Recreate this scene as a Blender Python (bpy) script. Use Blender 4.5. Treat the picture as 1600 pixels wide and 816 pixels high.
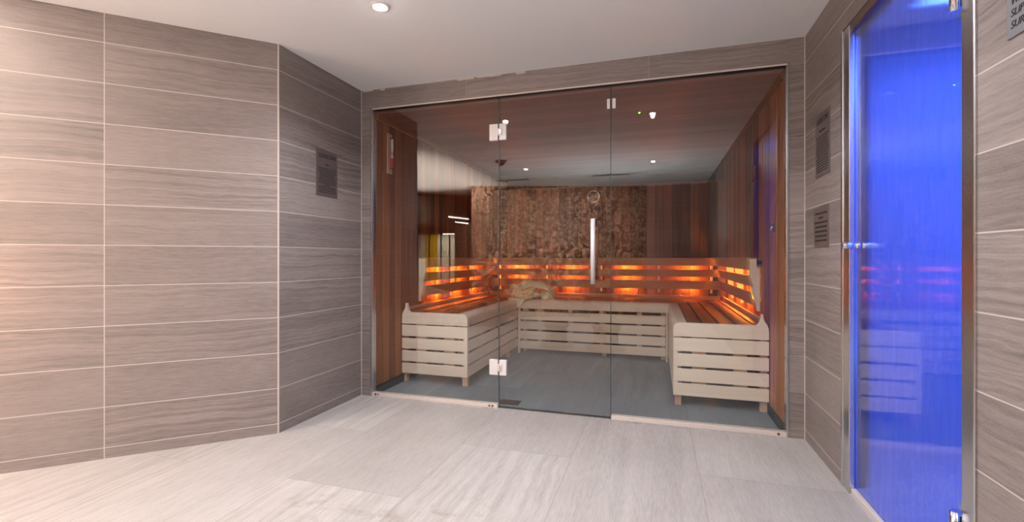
import bpy, math, random
from mathutils import Vector, Matrix
random.seed(7)
for o in list(bpy.data.objects): bpy.data.objects.remove(o)
SC = bpy.context.scene; COL = SC.collection

# ------------------------------------------------------------------ camera, world, exposure
F_PX, YAW, CY, EYE = 729.6, 0.2993, 403.3, 1.1
cd = bpy.data.cameras.new('camera'); cam = bpy.data.objects.new('camera', cd); COL.objects.link(cam)
cam.location = (0, 0, EYE); cam.rotation_euler = (math.pi/2, 0, YAW)
cd.sensor_fit = 'HORIZONTAL'; cd.sensor_width = 36; cd.lens = F_PX/1600*36
cd.shift_y = (CY-408)/1600; cd.clip_start = .02; cd.clip_end = 60
SC.camera = cam
vs = SC.view_settings; vs.view_transform = 'Standard'; vs.look = 'None'; vs.gamma = 1; vs.use_curve_mapping = False
vs.exposure = 0.25
SC.cycles.max_bounces = 10; SC.cycles.diffuse_bounces = 5; SC.cycles.glossy_bounces = 6
SC.cycles.transmission_bounces = 8; SC.cycles.transparent_max_bounces = 32; SC.cycles.volume_bounces = 1
SC.cycles.caustics_reflective = False; SC.cycles.caustics_refractive = False
SC.cycles.sample_clamp_indirect = 4
W = bpy.data.worlds.new('world'); SC.world = W; W.use_nodes = True
W.node_tree.nodes['Background'].inputs[0].default_value = (.8, .85, 1, 1)
W.node_tree.nodes['Background'].inputs[1].default_value = 0.05

D = 3.229; H = 2.442; ZG = 2.284
XL, XR = -2.164, .7655          # glass opening
CL, CR = -2.263, .863           # hall side walls
LB = .861; ANG = math.radians(46.9)
YB = 5.855                      # sauna back panelling

def light(kind, name, loc, energy, color, **k):
    ld = bpy.data.lights.new(name, kind); ld.energy = energy; ld.color = color
    for a, v in k.items(): setattr(ld, a, v)
    o = bpy.data.objects.new(name, ld); COL.objects.link(o); o.location = loc
    return o
DOWN = (.93, .94, 1.0)
DL = [(-1.405, 2.17), (-.03, 2.0), (-.04, -.22), (-1.87, -.25), (-3.9, -.1)]
DL_W = [92, 104, 100, 70, 50]
for (x, y), w in zip(DL, DL_W):
    light('SPOT', 'downlight_beam', (x, y, H-.03), w, DOWN, spot_size=math.radians(150), spot_blend=1, shadow_soft_size=.02)
# bare area lights with no fixture; the two uplights below are added fill
def area(loc, sx, sy, e, c, rot=(0, 0, 0)):
    o = light('AREA', 'area_fill', loc, e, c, shape='RECTANGLE', size=sx, size_y=sy); o.rotation_euler = rot; return o
UP = (math.pi, 0, 0)
area((-.7, -.42, 1.25), 2.0, .8, 46, (.93, .96, 1), UP)      # unseen fill added to brighten the hall ceiling, above eye height
area((-3.7, -.3, 1.95), 1.5, 2.8, 520, (1, .84, .72), UP).data.spread = math.radians(80)     # added warm fill with no lamp body, for the pool side ceiling
for q in ((-2.5, -.35, 1.9), (-1.2, -.7, 1.9)):                                     # unseen spots added so the mosaic shows in the glass
    o = light('SPOT', 'mosaic_fill', q, 200, (1, .90, .80), spot_size=math.radians(105), spot_blend=.6, shadow_soft_size=0)
    o.rotation_euler = Vector((-.24, -.95, -.42)).to_track_quat('-Z', 'Y').to_euler()
light('POINT', 'warm_wall_light', (-3.3, 1.02, .95), 11, (1, .48, .25), shadow_soft_size=.15)
for q, e_ in (((-3.6, .1, 1.75), 34), ((-7.2, -6, 1.6), 110), ((-8.5, -9.5, 1.4), 60)):
    light('POINT', 'hall_fill', q, e_, (1, .86, .72), shadow_soft_size=0)  # fill points added in the pool hall, without lamp bodies

# ------------------------------------------------------------------ helpers
def lin(r, g, b):
    f = lambda c: ((c/255+.055)/1.055)**2.4 if c > 10 else c/255/12.92
    return (f(r), f(g), f(b), 1)

class NT:
    def __init__(s, name):
        s.m = bpy.data.materials.new(name); s.m.use_nodes = True; s.t = s.m.node_tree; s.t.nodes.clear()
        s.out = s.t.nodes.new('ShaderNodeOutputMaterial')
    def n(s, t, **k):
        nd = s.t.nodes.new(t)
        for a, v in k.items(): setattr(nd, a, v)
        return nd
    def put(s, sock, v):
        if isinstance(v, bpy.types.NodeSocket): s.t.links.new(v, sock)
        elif v is not None: sock.default_value = v
    def math(s, op, a, b=None, c=None):
        nd = s.n('ShaderNodeMath', operation=op)
        for i, v in enumerate((a, b, c)): s.put(nd.inputs[i], v)
        return nd.outputs[0]
    def mix(s, f, a, b, mode='MIX'):
        nd = s.n('ShaderNodeMix', data_type='RGBA', blend_type=mode)
        s.put(nd.inputs[0], f); s.put(nd.inputs[6], a); s.put(nd.inputs[7], b); return nd.outputs[2]
    def mixf(s, f, a, b):
        nd = s.n('ShaderNodeMix', data_type='FLOAT')
        s.put(nd.inputs[0], f); s.put(nd.inputs[2], a); s.put(nd.inputs[3], b); return nd.outputs[0]
    def xyz(s, x, y, z=0.0):
        nd = s.n('ShaderNodeCombineXYZ')
        for i, v in enumerate((x, y, z)): s.put(nd.inputs[i], v)
        return nd.outputs[0]
    def noise(s, vec, scale=5, detail=3, rough=.5, dist=0, col=False):
        nd = s.n('ShaderNodeTexNoise'); s.put(nd.inputs['Vector'], vec)
        nd.inputs['Scale'].default_value = scale; nd.inputs['Detail'].default_value = detail
        nd.inputs['Roughness'].default_value = rough; nd.inputs['Distortion'].default_value = dist
        return nd.outputs[1 if col else 0]
    def white(s, vec):
        nd = s.n('ShaderNodeTexWhiteNoise', noise_dimensions='3D'); s.put(nd.inputs[0], vec); return nd
    def ramp(s, f, *stops):
        nd = s.n('ShaderNodeValToRGB'); el = nd.color_ramp.elements
        while len(el) < len(stops): el.new(.5)
        for e, (p, c) in zip(el, stops): e.position = p; e.color = c if len(c) == 4 else (*c, 1)
        s.put(nd.inputs[0], f); return nd.outputs[0]
    def maprange(s, v, a, b, c=0., d=1.):
        nd = s.n('ShaderNodeMapRange'); s.put(nd.inputs[0], v)
        for i, x in enumerate((a, b, c, d)): nd.inputs[i+1].default_value = x
        return nd.outputs[0]
    def uv(s):
        nd = s.n('ShaderNodeUVMap'); sp = s.n('ShaderNodeSeparateXYZ'); s.t.links.new(nd.outputs[0], sp.inputs[0])
        return sp.outputs[0], sp.outputs[1]
    def rnd(s):
        return s.n('ShaderNodeAttribute', attribute_name='rnd').outputs['Fac']
    def bump(s, h, strength=.2, dist=.01):
        nd = s.n('ShaderNodeBump'); nd.inputs['Strength'].default_value = strength; nd.inputs['Distance'].default_value = dist
        s.put(nd.inputs['Height'], h); return nd.outputs[0]
    def bsdf(s, color, rough=.5, metal=0., normal=None, spec=.5, **k):
        b = s.n('ShaderNodeBsdfPrincipled')
        s.put(b.inputs['Base Color'], color); s.put(b.inputs['Roughness'], rough); s.put(b.inputs['Metallic'], metal)
        b.inputs['Specular IOR Level'].default_value = spec
        if normal is not None: s.put(b.inputs['Normal'], normal)
        for a, v in k.items(): s.put(b.inputs[a.replace('_', ' ')], v)
        s.t.links.new(b.outputs[0], s.out.inputs[0]); return b

def stone(name, tu, tv, u0, v0, stagger, dark, light_, grout, gw=.0022, rough=.5, stains=None, vein=26., contrast=1.):
    s = NT(name); u, v = s.uv()
    vi = s.math('FLOOR', s.math('DIVIDE', s.math('SUBTRACT', v, v0), tv))
    if stagger:
        par = s.math('MULTIPLY', s.math('PINGPONG', vi, 1.0), tu/2)
        uu = s.math('SUBTRACT', u, par)
    else: uu = u
    ur = s.math('DIVIDE', s.math('SUBTRACT', uu, u0), tu); ui = s.math('FLOOR', ur)
    vr = s.math('DIVIDE', s.math('SUBTRACT', v, v0), tv)
    du = s.math('MULTIPLY', s.math('SUBTRACT', .5, s.math('ABSOLUTE', s.math('SUBTRACT', s.math('FRACT', ur), .5))), tu)
    dv = s.math('MULTIPLY', s.math('SUBTRACT', .5, s.math('ABSOLUTE', s.math('SUBTRACT', s.math('FRACT', vr), .5))), tv)
    g = s.math('LESS_THAN', s.math('MINIMUM', du, dv), gw)
    wn = s.white(s.xyz(ui, vi, 3.3)); w1 = wn.outputs[0]
    wc = s.n('ShaderNodeSeparateColor'); s.put(wc.inputs[0], wn.outputs[1])
    # wavy sediment veins running along u
    warp = s.noise(s.xyz(s.math('ADD', s.math('MULTIPLY', u, 1.3), s.math('MULTIPLY', w1, 40)), s.math('MULTIPLY', v, 2.2), s.math('MULTIPLY', w1, 9)), 1.6, 3, .5)
    vw = s.math('ADD', s.math('ADD', v, s.math('MULTIPLY', warp, .10)), s.math('MULTIPLY', w1, 17))
    ve = s.noise(s.xyz(s.math('MULTIPLY', u, .55), s.math('MULTIPLY', vw, vein), s.math('MULTIPLY', w1, 5)), 1.0, 5, .62)
    fine = s.noise(s.xyz(s.math('MULTIPLY', u, 14), s.math('MULTIPLY', v, 150), w1), 1, 3, .6)
    speck = s.noise(s.xyz(u, v, 0), 170, 3, .7)
    cloud = s.noise(s.xyz(u, s.math('MULTIPLY', v, 2), s.math('MULTIPLY', w1, 30)), 2.2, 3, .5)
    amt = s.maprange(wc.outputs[1], .25, .75, .22, 1.)                    # some tiles plain, some strongly veined
    f = s.math('MULTIPLY', s.math('SUBTRACT', s.maprange(ve, .32, .68), .5), s.math('MULTIPLY', amt, .68*contrast))
    f = s.math('ADD', f, s.math('MULTIPLY', s.math('SUBTRACT', fine, .5), .85*contrast))
    f = s.math('ADD', f, s.math('MULTIPLY', s.math('SUBTRACT', speck, .5), .75*contrast))
    f = s.math('ADD', f, s.math('MULTIPLY', s.math('SUBTRACT', cloud, .5), .5*contrast))
    f = s.math('ADD', f, s.math('MULTIPLY', s.math('SUBTRACT', wc.outputs[0], .5), .3*contrast))
    f = s.math('ADD', f, .5)
    c = s.mix(s.n('ShaderNodeClamp').outputs[0], dark, light_)
    cl = s.n('ShaderNodeClamp'); s.put(cl.inputs[0], f); c = s.mix(cl.outputs[0], dark, light_)
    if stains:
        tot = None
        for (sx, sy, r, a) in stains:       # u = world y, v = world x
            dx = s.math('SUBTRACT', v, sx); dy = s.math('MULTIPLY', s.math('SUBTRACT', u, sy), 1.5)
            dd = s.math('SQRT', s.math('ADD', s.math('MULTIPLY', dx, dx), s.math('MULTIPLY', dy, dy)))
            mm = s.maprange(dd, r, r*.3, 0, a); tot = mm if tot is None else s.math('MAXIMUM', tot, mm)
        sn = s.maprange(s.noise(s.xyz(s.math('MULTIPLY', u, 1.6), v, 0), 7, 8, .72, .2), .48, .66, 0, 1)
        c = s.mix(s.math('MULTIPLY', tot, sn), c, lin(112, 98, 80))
    c = s.mix(g, c, grout)
    bh = s.math('SUBTRACT', s.math('MULTIPLY', fine, .2), g)
    s.bsdf(c, rough, 0, s.bump(bh, .25, .002), .4)
    return s.m

WD, WL, WG = lin(100, 92, 89), lin(162, 150, 146), lin(196, 188, 183)
M = {}
M['tile_a'] = stone('stone_tile_a', 1.3, .222, .854, .06, False, WD, WL, WG, vein=55, contrast=.85)
M['tile_b'] = stone('stone_tile_b', 8, .222, -4, .06, False, WD, WL, WG, vein=55, contrast=.85)
M['tile_h'] = stone('stone_tile_h', 1.311, .222, -1.356, .06, False, WD, WL, lin(170, 158, 150), gw=.0012, vein=55, contrast=.85)
M['floor'] = stone('stone_floor', 1.3, .6545, 1.9, -.445, True, lin(140, 134, 130), lin(200, 195, 191), lin(140, 128, 120), gw=.0012, rough=.42,
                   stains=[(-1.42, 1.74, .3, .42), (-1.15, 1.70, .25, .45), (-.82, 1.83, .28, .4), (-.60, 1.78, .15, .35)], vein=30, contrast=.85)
M['floor_in'] = stone('stone_floor_sauna', 1.3, .6545, 2.45, -.445, True, lin(98, 108, 116), lin(138, 150, 158), lin(96, 102, 106), gw=.0015, rough=.5, vein=12)

def wood(name, dark, light_, var=.5, rough=.55, grain=30, spec=.35, bumps=.1):
    s = NT(name); u, v = s.uv(); r = s.rnd()
    gr = s.noise(s.xyz(s.math('MULTIPLY', u, 1.1), s.math('MULTIPLY', v, grain), s.math('MULTIPLY', r, 50)), 1.3, 5, .6, .6)
    fib = s.noise(s.xyz(s.math('MULTIPLY', u, 6), s.math('MULTIPLY', v, 330), s.math('MULTIPLY', r, 20)), 1, 2, .5)
    f = s.math('ADD', s.math('MULTIPLY', s.math('SUBTRACT', gr, .5), 1.0), s.math('MULTIPLY', s.math('SUBTRACT', fib, .5), .5))
    f = s.math('ADD', s.math('ADD', f, s.math('MULTIPLY', s.math('SUBTRACT', r, .5), var)), .5)
    cl = s.n('ShaderNodeClamp'); s.put(cl.inputs[0], f)
    s.bsdf(s.mix(cl.outputs[0], dark, light_), rough, 0, s.bump(fib, bumps, .001), spec)
    return s.m
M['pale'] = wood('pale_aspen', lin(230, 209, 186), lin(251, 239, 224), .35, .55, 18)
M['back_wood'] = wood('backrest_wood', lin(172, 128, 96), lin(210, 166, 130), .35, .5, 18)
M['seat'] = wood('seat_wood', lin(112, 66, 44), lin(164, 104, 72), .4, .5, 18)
M['batten'] = wood('batten_wood', lin(186, 148, 126), lin(220, 186, 164), .3, .55, 18)
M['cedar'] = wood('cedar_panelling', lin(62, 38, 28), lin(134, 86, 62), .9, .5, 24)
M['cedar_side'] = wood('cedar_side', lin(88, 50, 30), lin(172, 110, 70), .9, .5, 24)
M['cedar_ceiling'] = wood('cedar_ceiling', lin(104, 62, 48), lin(150, 98, 78), .5, .5, 40)
M['walnut'] = wood('slatted_wood', lin(60, 36, 26), lin(110, 70, 50), .8, .5, 24)

def plain(name, col, rough=.5, metal=0., spec=.5, bump=None, **k):
    s = NT(name); nrm = None
    if bump:
        tc = s.n('ShaderNodeTexCoord'); nrm = s.bump(s.noise(tc.outputs['Object'], bump[0], 4, .6), bump[1], .005)
    tc = s.n('ShaderNodeTexCoord'); nz = s.noise(tc.outputs['Object'], 35, 3, .5)
    c = s.mix(s.math('MULTIPLY', nz, .12), col, (col[0]*.7, col[1]*.7, col[2]*.7, 1))
    s.bsdf(c, rough, metal, nrm, spec, **k); return s.m
M['ceil'] = plain('ceiling_paint', lin(244, 245, 246), .85, bump=(60, .05))
M['steel'] = plain('brushed_steel', lin(205, 205, 208), .26, 1.)
M['chrome'] = plain('chrome', lin(225, 225, 228), .12, 1.)
M['satin'] = plain('satin_plate', lin(232, 226, 224), .4, .15)
M['alu'] = plain('aluminium_channel', lin(226, 214, 206), .5, .25)
M['dark'] = plain('dark_void', lin(20, 20, 22), .7)
M['black'] = plain('black_skirting', lin(30, 34, 38), .6)
M['white'] = plain('white_plastic', lin(225, 222, 216), .4)
M['grey'] = plain('grey_backing', lin(110, 108, 104), .5)
M['sign'] = plain('sign_steel', lin(128, 116, 114), .38, .55, bump=(200, .03))
M['sign_lt'] = plain('sign_steel_light', lin(150, 150, 155), .38, .5)
M['ink'] = plain('sign_ink', lin(30, 24, 26), .6)
M['dial'] = plain('dial_face', lin(205, 200, 192), .4)
M['red'] = plain('red_liquid', lin(205, 40, 30), .3)
M['brass'] = plain('dark_bronze', lin(120, 92, 76), .35, .6)
M['socket'] = plain('brown_box', lin(140, 98, 74), .5)
M['grout'] = plain('corner_trim', lin(205, 192, 186), .5)
M['putty'] = plain('worn_ceiling_edge', lin(200, 188, 180), .9, bump=(90, .5))

def emis(name, col, st):
    s = NT(name); e = s.n('ShaderNodeEmission'); e.inputs[0].default_value = col; e.inputs[1].default_value = st
    s.t.links.new(e.outputs[0], s.out.inputs[0]); return s.m
M['lamp'] = emis('downlight_glow', (1, 1, 1, 1), 60)
M['tube'] = emis('tube_glow', (1, .93, .85, 1), 9)
M['ember'] = emis('orange_bulb', (1, .25, .02, 1), 270)
M['led'] = emis('green_led', (.3, 1, .05, 1), 12)
M['blue_led'] = emis('blue_lamp', (.05, .12, 1, 1), 8)

def glass(name, tint, ior, haze=0.):
    s = NT(name)
    geo = s.n('ShaderNodeNewGeometry')
    fr = s.n('ShaderNodeFresnel'); s.put(fr.inputs[0], s.mixf(geo.outputs['Backfacing'], ior, 1/ior))
    tr = s.n('ShaderNodeBsdfTransparent'); tr.inputs[0].default_value = tint
    gl = s.n('ShaderNodeBsdfGlossy'); gl.inputs['Roughness'].default_value = 0; gl.inputs[0].default_value = (1, .97, .95, 1)
    base = tr.outputs[0]
    if haze:
        rf = s.n('ShaderNodeBsdfRefraction'); rf.inputs[0].default_value = tint; rf.inputs['IOR'].default_value = 1.02
        tc = s.n('ShaderNodeTexCoord'); sp = s.n('ShaderNodeMapping'); s.put(sp.inputs[0], tc.outputs['Object'])
        sp.inputs['Scale'].default_value = (1, 14, 1.4)
        drip = s.noise(sp.outputs[0], 3, 5, .65)
        dots = s.noise(tc.outputs['Object'], 160, 3, .7)
        rf.inputs['Roughness'].default_value = .3
        s.put(rf.inputs['Normal'], s.bump(s.math('ADD', drip, s.math('MULTIPLY', dots, .5)), .25, .01))
        mx = s.n('ShaderNodeMixShader'); s.put(mx.inputs[0], s.maprange(drip, .35, .62, haze, haze*.85))
        s.put(mx.inputs[1], base); s.put(mx.inputs[2], rf.outputs[0]); base = mx.outputs[0]
    mx = s.n('ShaderNodeMixShader'); s.put(mx.inputs[0], fr.outputs[0]); s.put(mx.inputs[1], base); s.put(mx.inputs[2], gl.outputs[0])
    s.t.links.new(mx.outputs[0], s.out.inputs[0]); return s.m
M['glass'] = glass('grey_tinted_glass', (.965, .975, .97, 1), 1.62)
M['glass_edge'] = plain('glass_edge', lin(50, 62, 60), .2)
M['steam_glass'] = glass('condensed_steam_glass', (.93, .96, 1, 1), 1.6, .8)
M['clear'] = glass('clear_glass', (.97, .97, .96, 1), 1.45)

def mosaic():
    s = NT('pebble_mosaic'); u, v = s.uv()
    vo = s.n('ShaderNodeTexVoronoi'); s.put(vo.inputs['Vector'], s.xyz(u, v, 0)); vo.inputs['Scale'].default_value = 26
    sc = s.n('ShaderNodeSeparateColor'); s.put(sc.inputs[0], vo.outputs['Color'])
    c = s.ramp(sc.outputs[0], (0, lin(46, 30, 24)), (.5, lin(134, 98, 76)), (1, lin(216, 180, 150)))
    s.bsdf(c, .18, 0, s.bump(s.math('MULTIPLY', vo.outputs[0], -1), .6, .01), .6); return s.m
M['mosaic'] = mosaic()

class MB:
    def __init__(s): s.v = []; s.f = []; s.uv = []; s.r = []; s.sm = []
    def face(s, pts, uvs, r=0., smooth=False):
        i = len(s.v); s.v += [tuple(p) for p in pts]; s.f.append(list(range(i, i+len(pts)))); s.uv += uvs; s.r.append(r); s.sm.append(smooth)
    def idxface(s, idx, uvs, r=0., smooth=False):
        s.f.append(list(idx)); s.uv += uvs; s.r.append(r); s.sm.append(smooth)
    def box(s, x0, x1, y0, y1, z0, z1, grain=None, r=None):
        if r is None: r = random.random()
        d = (x1-x0, y1-y0, z1-z0)
        g = grain if grain is not None else max(range(3), key=lambda i: d[i])
        g = {'x': 0, 'y': 1, 'z': 2}.get(g, g)
        i0 = len(s.v)
        P = [(x, y, z) for x in (x0, x1) for y in (y0, y1) for z in (z0, z1)]
        s.v += P
        for f, ax in (((0, 1, 3, 2), 0), ((4, 6, 7, 5), 0), ((0, 4, 5, 1), 1), ((2, 3, 7, 6), 1), ((0, 2, 6, 4), 2), ((1, 5, 7, 3), 2)):
            oth = [a for a in (0, 1, 2) if a != ax]
            ua = g if g in oth else oth[0]; va = [a for a in oth if a != ua][0]
            s.f.append([i0+k for k in f]); s.uv += [(P[k][ua], P[k][va]) for k in f]; s.r.append(r); s.sm.append(False)
        return s
    def prism(s, prof, axis, a, b, grain=None, r=None, b2=None, smooth=False):
        """closed 2-D profile (the two other axes in order) extruded along axis from a to b (a, b may be functions of the profile point)"""
        if r is None: r = random.random()
        n = len(prof); i0 = len(s.v)
        def P(t, p):
            q = list(p); tt = t(p) if callable(t) else t; q.insert(axis, tt); return tuple(q)
        for t in (a, b):
            for p in prof: s.v.append(P(t, p))
        per = [0]
        for k in range(n):
            p, q = prof[k], prof[(k+1) % n]; per.append(per[-1]+math.hypot(q[0]-p[0], q[1]-p[1]))
        for k in range(n):
            k2 = (k+1) % n; A = s.v[i0+k][axis]; B = s.v[i0+n+k][axis]; A2 = s.v[i0+k2][axis]; B2 = s.v[i0+n+k2][axis]
            s.f.append([i0+k, i0+k2, i0+n+k2, i0+n+k]); s.uv += [(A, per[k]), (A2, per[k+1]), (B2, per[k+1]), (B, per[k])]; s.r.append(r); s.sm.append(smooth)
        s.f.append([i0+k for k in reversed(range(n))]); s.uv += [tuple(prof[k]) for k in reversed(range(n))]; s.r.append(r); s.sm.append(False)
        s.f.append([i0+n+k for k in range(n)]); s.uv += [tuple(prof[k]) for k in range(n)]; s.r.append(r); s.sm.append(False)
        return s
    def tube(s, p0, p1, r0, r1=None, n=20, cap=True, rr=.5):
        p0, p1 = Vector(p0), Vector(p1); r1 = r0 if r1 is None else r1
        d = (p1-p0).normalized(); a = d.orthogonal().normalized(); b = d.cross(a); i0 = len(s.v)
        for p, r in ((p0, r0), (p1, r1)):
            for k in range(n):
                t = 2*math.pi*k/n; s.v.append(tuple(p+a*r*math.cos(t)+b*r*math.sin(t)))
        for k in range(n):
            k2 = (k+1) % n; s.f.append([i0+k, i0+k2, i0+n+k2, i0+n+k]); s.uv += [(0, k/n), (0, (k+1)/n), (1, (k+1)/n), (1, k/n)]; s.r.append(rr); s.sm.append(True)
        if cap:
            s.f.append([i0+k for k in reversed(range(n))]); s.uv += [(0, 0)]*n; s.r.append(rr); s.sm.append(False)
            s.f.append([i0+n+k for k in range(n)]); s.uv += [(0, 0)]*n; s.r.append(rr); s.sm.append(False)
        return s
    def lathe(s, prof, c, axis=2, n=32, sgn=1):
        """profile (radius, height) spun about an axis through c"""
        i0 = len(s.v); c = Vector(c)
        for (r, h) in prof:
            for k in range(n):
                t = 2*math.pi*k/n; q = [r*math.cos(t), r*math.sin(t)]; q.insert(axis, h*sgn); s.v.append(tuple(c+Vector(q)))
        for j in range(len(prof)-1):
            for k in range(n):
                k2 = (k+1) % n; A = i0+j*n; B = A+n
                s.f.append([A+k, A+k2, B+k2, B+k]); s.uv += [(k/n, j), ((k+1)/n, j), ((k+1)/n, j+1), (k/n, j+1)]; s.r.append(.5); s.sm.append(True)
        for j in (0, len(prof)-1):
            if prof[j][0] > 1e-5:
                s.f.append([i0+j*n+k for k in range(n)]); s.uv += [(0, 0)]*n; s.r.append(.5); s.sm.append(False)
        return s
    def build(s, name, mat, parent=None, bevel=0, kind=None, label=None, cat=None, group=None):
        me = bpy.data.meshes.new(name); me.from_pydata(s.v, [], s.f)
        uvl = me.uv_layers.new(name='UVMap'); k = 0
        for i, l in enumerate(s.uv): uvl.data[i].uv = l
        at = me.attributes.new('rnd', 'FLOAT', 'FACE'); at.data.foreach_set('value', s.r)
        me.polygons.foreach_set('use_smooth', s.sm)
        if isinstance(mat, str): mat = M[mat]
        me.materials.append(mat); me.update()
        import bmesh
        bm = bmesh.new(); bm.from_mesh(me); bmesh.ops.recalc_face_normals(bm, faces=bm.faces); bm.to_mesh(me); bm.free()
        o = bpy.data.objects.new(name, me); COL.objects.link(o)
        if bevel:
            m = o.modifiers.new('edge', 'BEVEL'); m.width = bevel; m.segments = 2; m.limit_method = 'ANGLE'; m.angle_limit = math.radians(50)
        if parent is not None:
            o.parent = parent; o.matrix_parent_inverse = Matrix.Translation(-Vector(parent.location)) if parent.type == 'EMPTY' else parent.matrix_basis.inverted()
        tag(o, label, cat, group, kind); return o
def tag(o, label=None, cat=None, group=None, kind=None):
    for k, v in (('label', label), ('category', cat), ('group', group), ('kind', kind)):
        if v: o[k] = v
    return o
def empty(name, loc, label=None, cat=None, group=None, kind=None):
    o = bpy.data.objects.new(name, None); o.location = loc; o.empty_display_size = .1; COL.objects.link(o)
    return tag(o, label, cat, group, kind)
def adopt(o, parent):
    o.parent = parent; o.matrix_parent_inverse = Matrix.Translation(-Vector(parent.location)); return o
def arc(cx, cy, r, a0, a1, n=6):
    return [(cx+r*math.cos(math.radians(a0+(a1-a0)*i/n)), cy+r*math.sin(math.radians(a0+(a1-a0)*i/n))) for i in range(n+1)]
def struct(mb, name, mat, label=None, **k): return mb.build(name, mat, kind='structure', label=label, **k)

# ------------------------------------------------------------------ the hall shell
ux, uy = math.sin(ANG), math.cos(ANG)
LA = 2.3
A0 = (CL, D-LB); A1 = (CL-ux*LA, D-LB-uy*LA)
def wallslab(p, q, mat, name, z0, z1, u_0, u_1, thick, label=None):
    """upright slab from p to q, thick behind its left-hand side"""
    d = Vector((q[0]-p[0], q[1]-p[1])).normalized(); nrm = Vector((-d.y, d.x))*thick
    pts = [p, q, (q[0]+nrm.x, q[1]+nrm.y), (p[0]+nrm.x, p[1]+nrm.y)]; us = [u_0, u_1, u_1, u_0]
    m = MB()
    for i in range(4):
        j = (i+1) % 4
        m.face([(*pts[i], z0), (*pts[j], z0), (*pts[j], z1), (*pts[i], z1)], [(us[i], z0), (us[j], z0), (us[j], z1), (us[i], z1)])
    m.face([(*a, z1) for a in pts], [(a[0], a[1]) for a in pts]); m.face([(*a, z0) for a in reversed(pts)], [(a[0], a[1]) for a in reversed(pts)])
    return struct(m, name, mat, label)
# floor and ceiling
m = MB(); m.face([(-14, -14, 0), (CR+.0, -14, 0), (CR, D+.02, 0), (-14, D+.02, 0)], [(-14, -14), (-14, CR), (D+.02, CR), (D+.02, -14)])
# the faces above are mapped u = y, v = x so the grain runs towards the sauna
fl = struct(m, 'floor', 'floor', 'pale grey stone tiled hall floor')
m = MB(); m.box(-14, CR, -14, D+.35, H, H+.08); struct(m, 'ceiling', 'ceil', 'white painted hall ceiling')
# walls
wallslab(A1, A0, M['tile_a'], 'wall_front_left', 0, H, LA, 0, .12, 'angled stone tiled wall at the far left')
wallslab(A0, (CL, D+.3), M['tile_b'], 'wall_left', 0, H, 0, LB+.3, .12, 'short stone tiled wall left of the sauna')
# wall around the sauna glass
m = MB(); y0, y1 = D-.0, D+.06
def uvbox(m, x0, x1, z0, z1):
    m.face([(x0, y0, z0), (x1, y0, z0), (x1, y0, z1), (x0, y0, z1)], [(x0, z0), (x1, z0), (x1, z1), (x0, z1)])
    m.face([(x1, y1, z0), (x0, y1, z0), (x0, y1, z1), (x1, y1, z1)], [(x1, z0), (x0, z0), (x0, z1), (x1, z1)])
    for a, b in ((x0, x0), (x1, x1)):
        m.face([(a, y0, z0), (a, y1, z0), (a, y1, z1), (a, y0, z1)], [(0, z0), (.06, z0), (.06, z1), (0, z1)])
    for z in (z0, z1):
        m.face([(x0, y0, z), (x1, y0, z), (x1, y1, z), (x0, y1, z)], [(x0, .1), (x1, .1), (x1, .15), (x0, .15)])
uvbox(m, CL, XL-.012, 0, H); uvbox(m, XR+.010, CR, 0, H); uvbox(m, XL-.012, XR+.01, ZG+.008, H)
struct(m, 'wall_sauna_front', 'tile_h', 'stone tiled wall framing the sauna glass')
# right wall with the steam room opening
OY0, OY1, OZ = 1.652, 2.632, 2.20
m = MB(); T = .11
def yzwall(m, ya, yb, z0, z1):
    x0, x1 = CR, CR+T
    for x in (x0, x1): m.face([(x, ya, z0), (x, yb, z0), (x, yb, z1), (x, ya, z1)], [(ya, z0), (yb, z0), (yb, z1), (ya, z1)])
    for y in (ya, yb): m.face([(x0, y, z0), (x1, y, z0), (x1, y, z1), (x0, y, z1)], [(0, z0), (T, z0), (T, z1), (0, z1)])
    for z in (z0, z1): m.face([(x0, ya, z), (x0, yb, z), (x1, yb, z), (x1, ya, z)], [(ya, .1), (yb, .1), (yb, .2), (ya, .2)])
yzwall(m, OY1, D+.06, 0, H); yzwall(m, -2.7, OY0, 0, H); yzwall(m, OY0, OY1, OZ, H)
struct(m, 'wall_right', 'tile_b', 'stone tiled right wall with the steam room opening')
# thin pale corner trims
m = MB(); m.box(CL-.002, CL+.004, D-.004, D, 0, H); struct(m, 'trim_1', 'grout')
m = MB(); m.box(CR-.004, CR+.0, D-.004, D, 0, H); struct(m, 'trim_2', 'grout')
m = MB(); m.box(CL-.004, CL+.003, D-LB-.004, D-LB+.003, 0, H); struct(m, 'trim_3', 'grout')
m = MB()                                                # worn plaster line between ceiling and header wall
x = CL+.02
while x < CR-.9:
    w = random.uniform(.03, .14); h = random.choice((.004, .008, .012, .016))
    if random.random() < .75 and x < -.9: m.box(x, x+w, D-.004, D, H-h, H, r=.5)
    x += w*random.uniform(.8, 1.3)
struct(m, 'trim_4', 'putty', 'chipped plaster edge where ceiling meets header')

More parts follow.
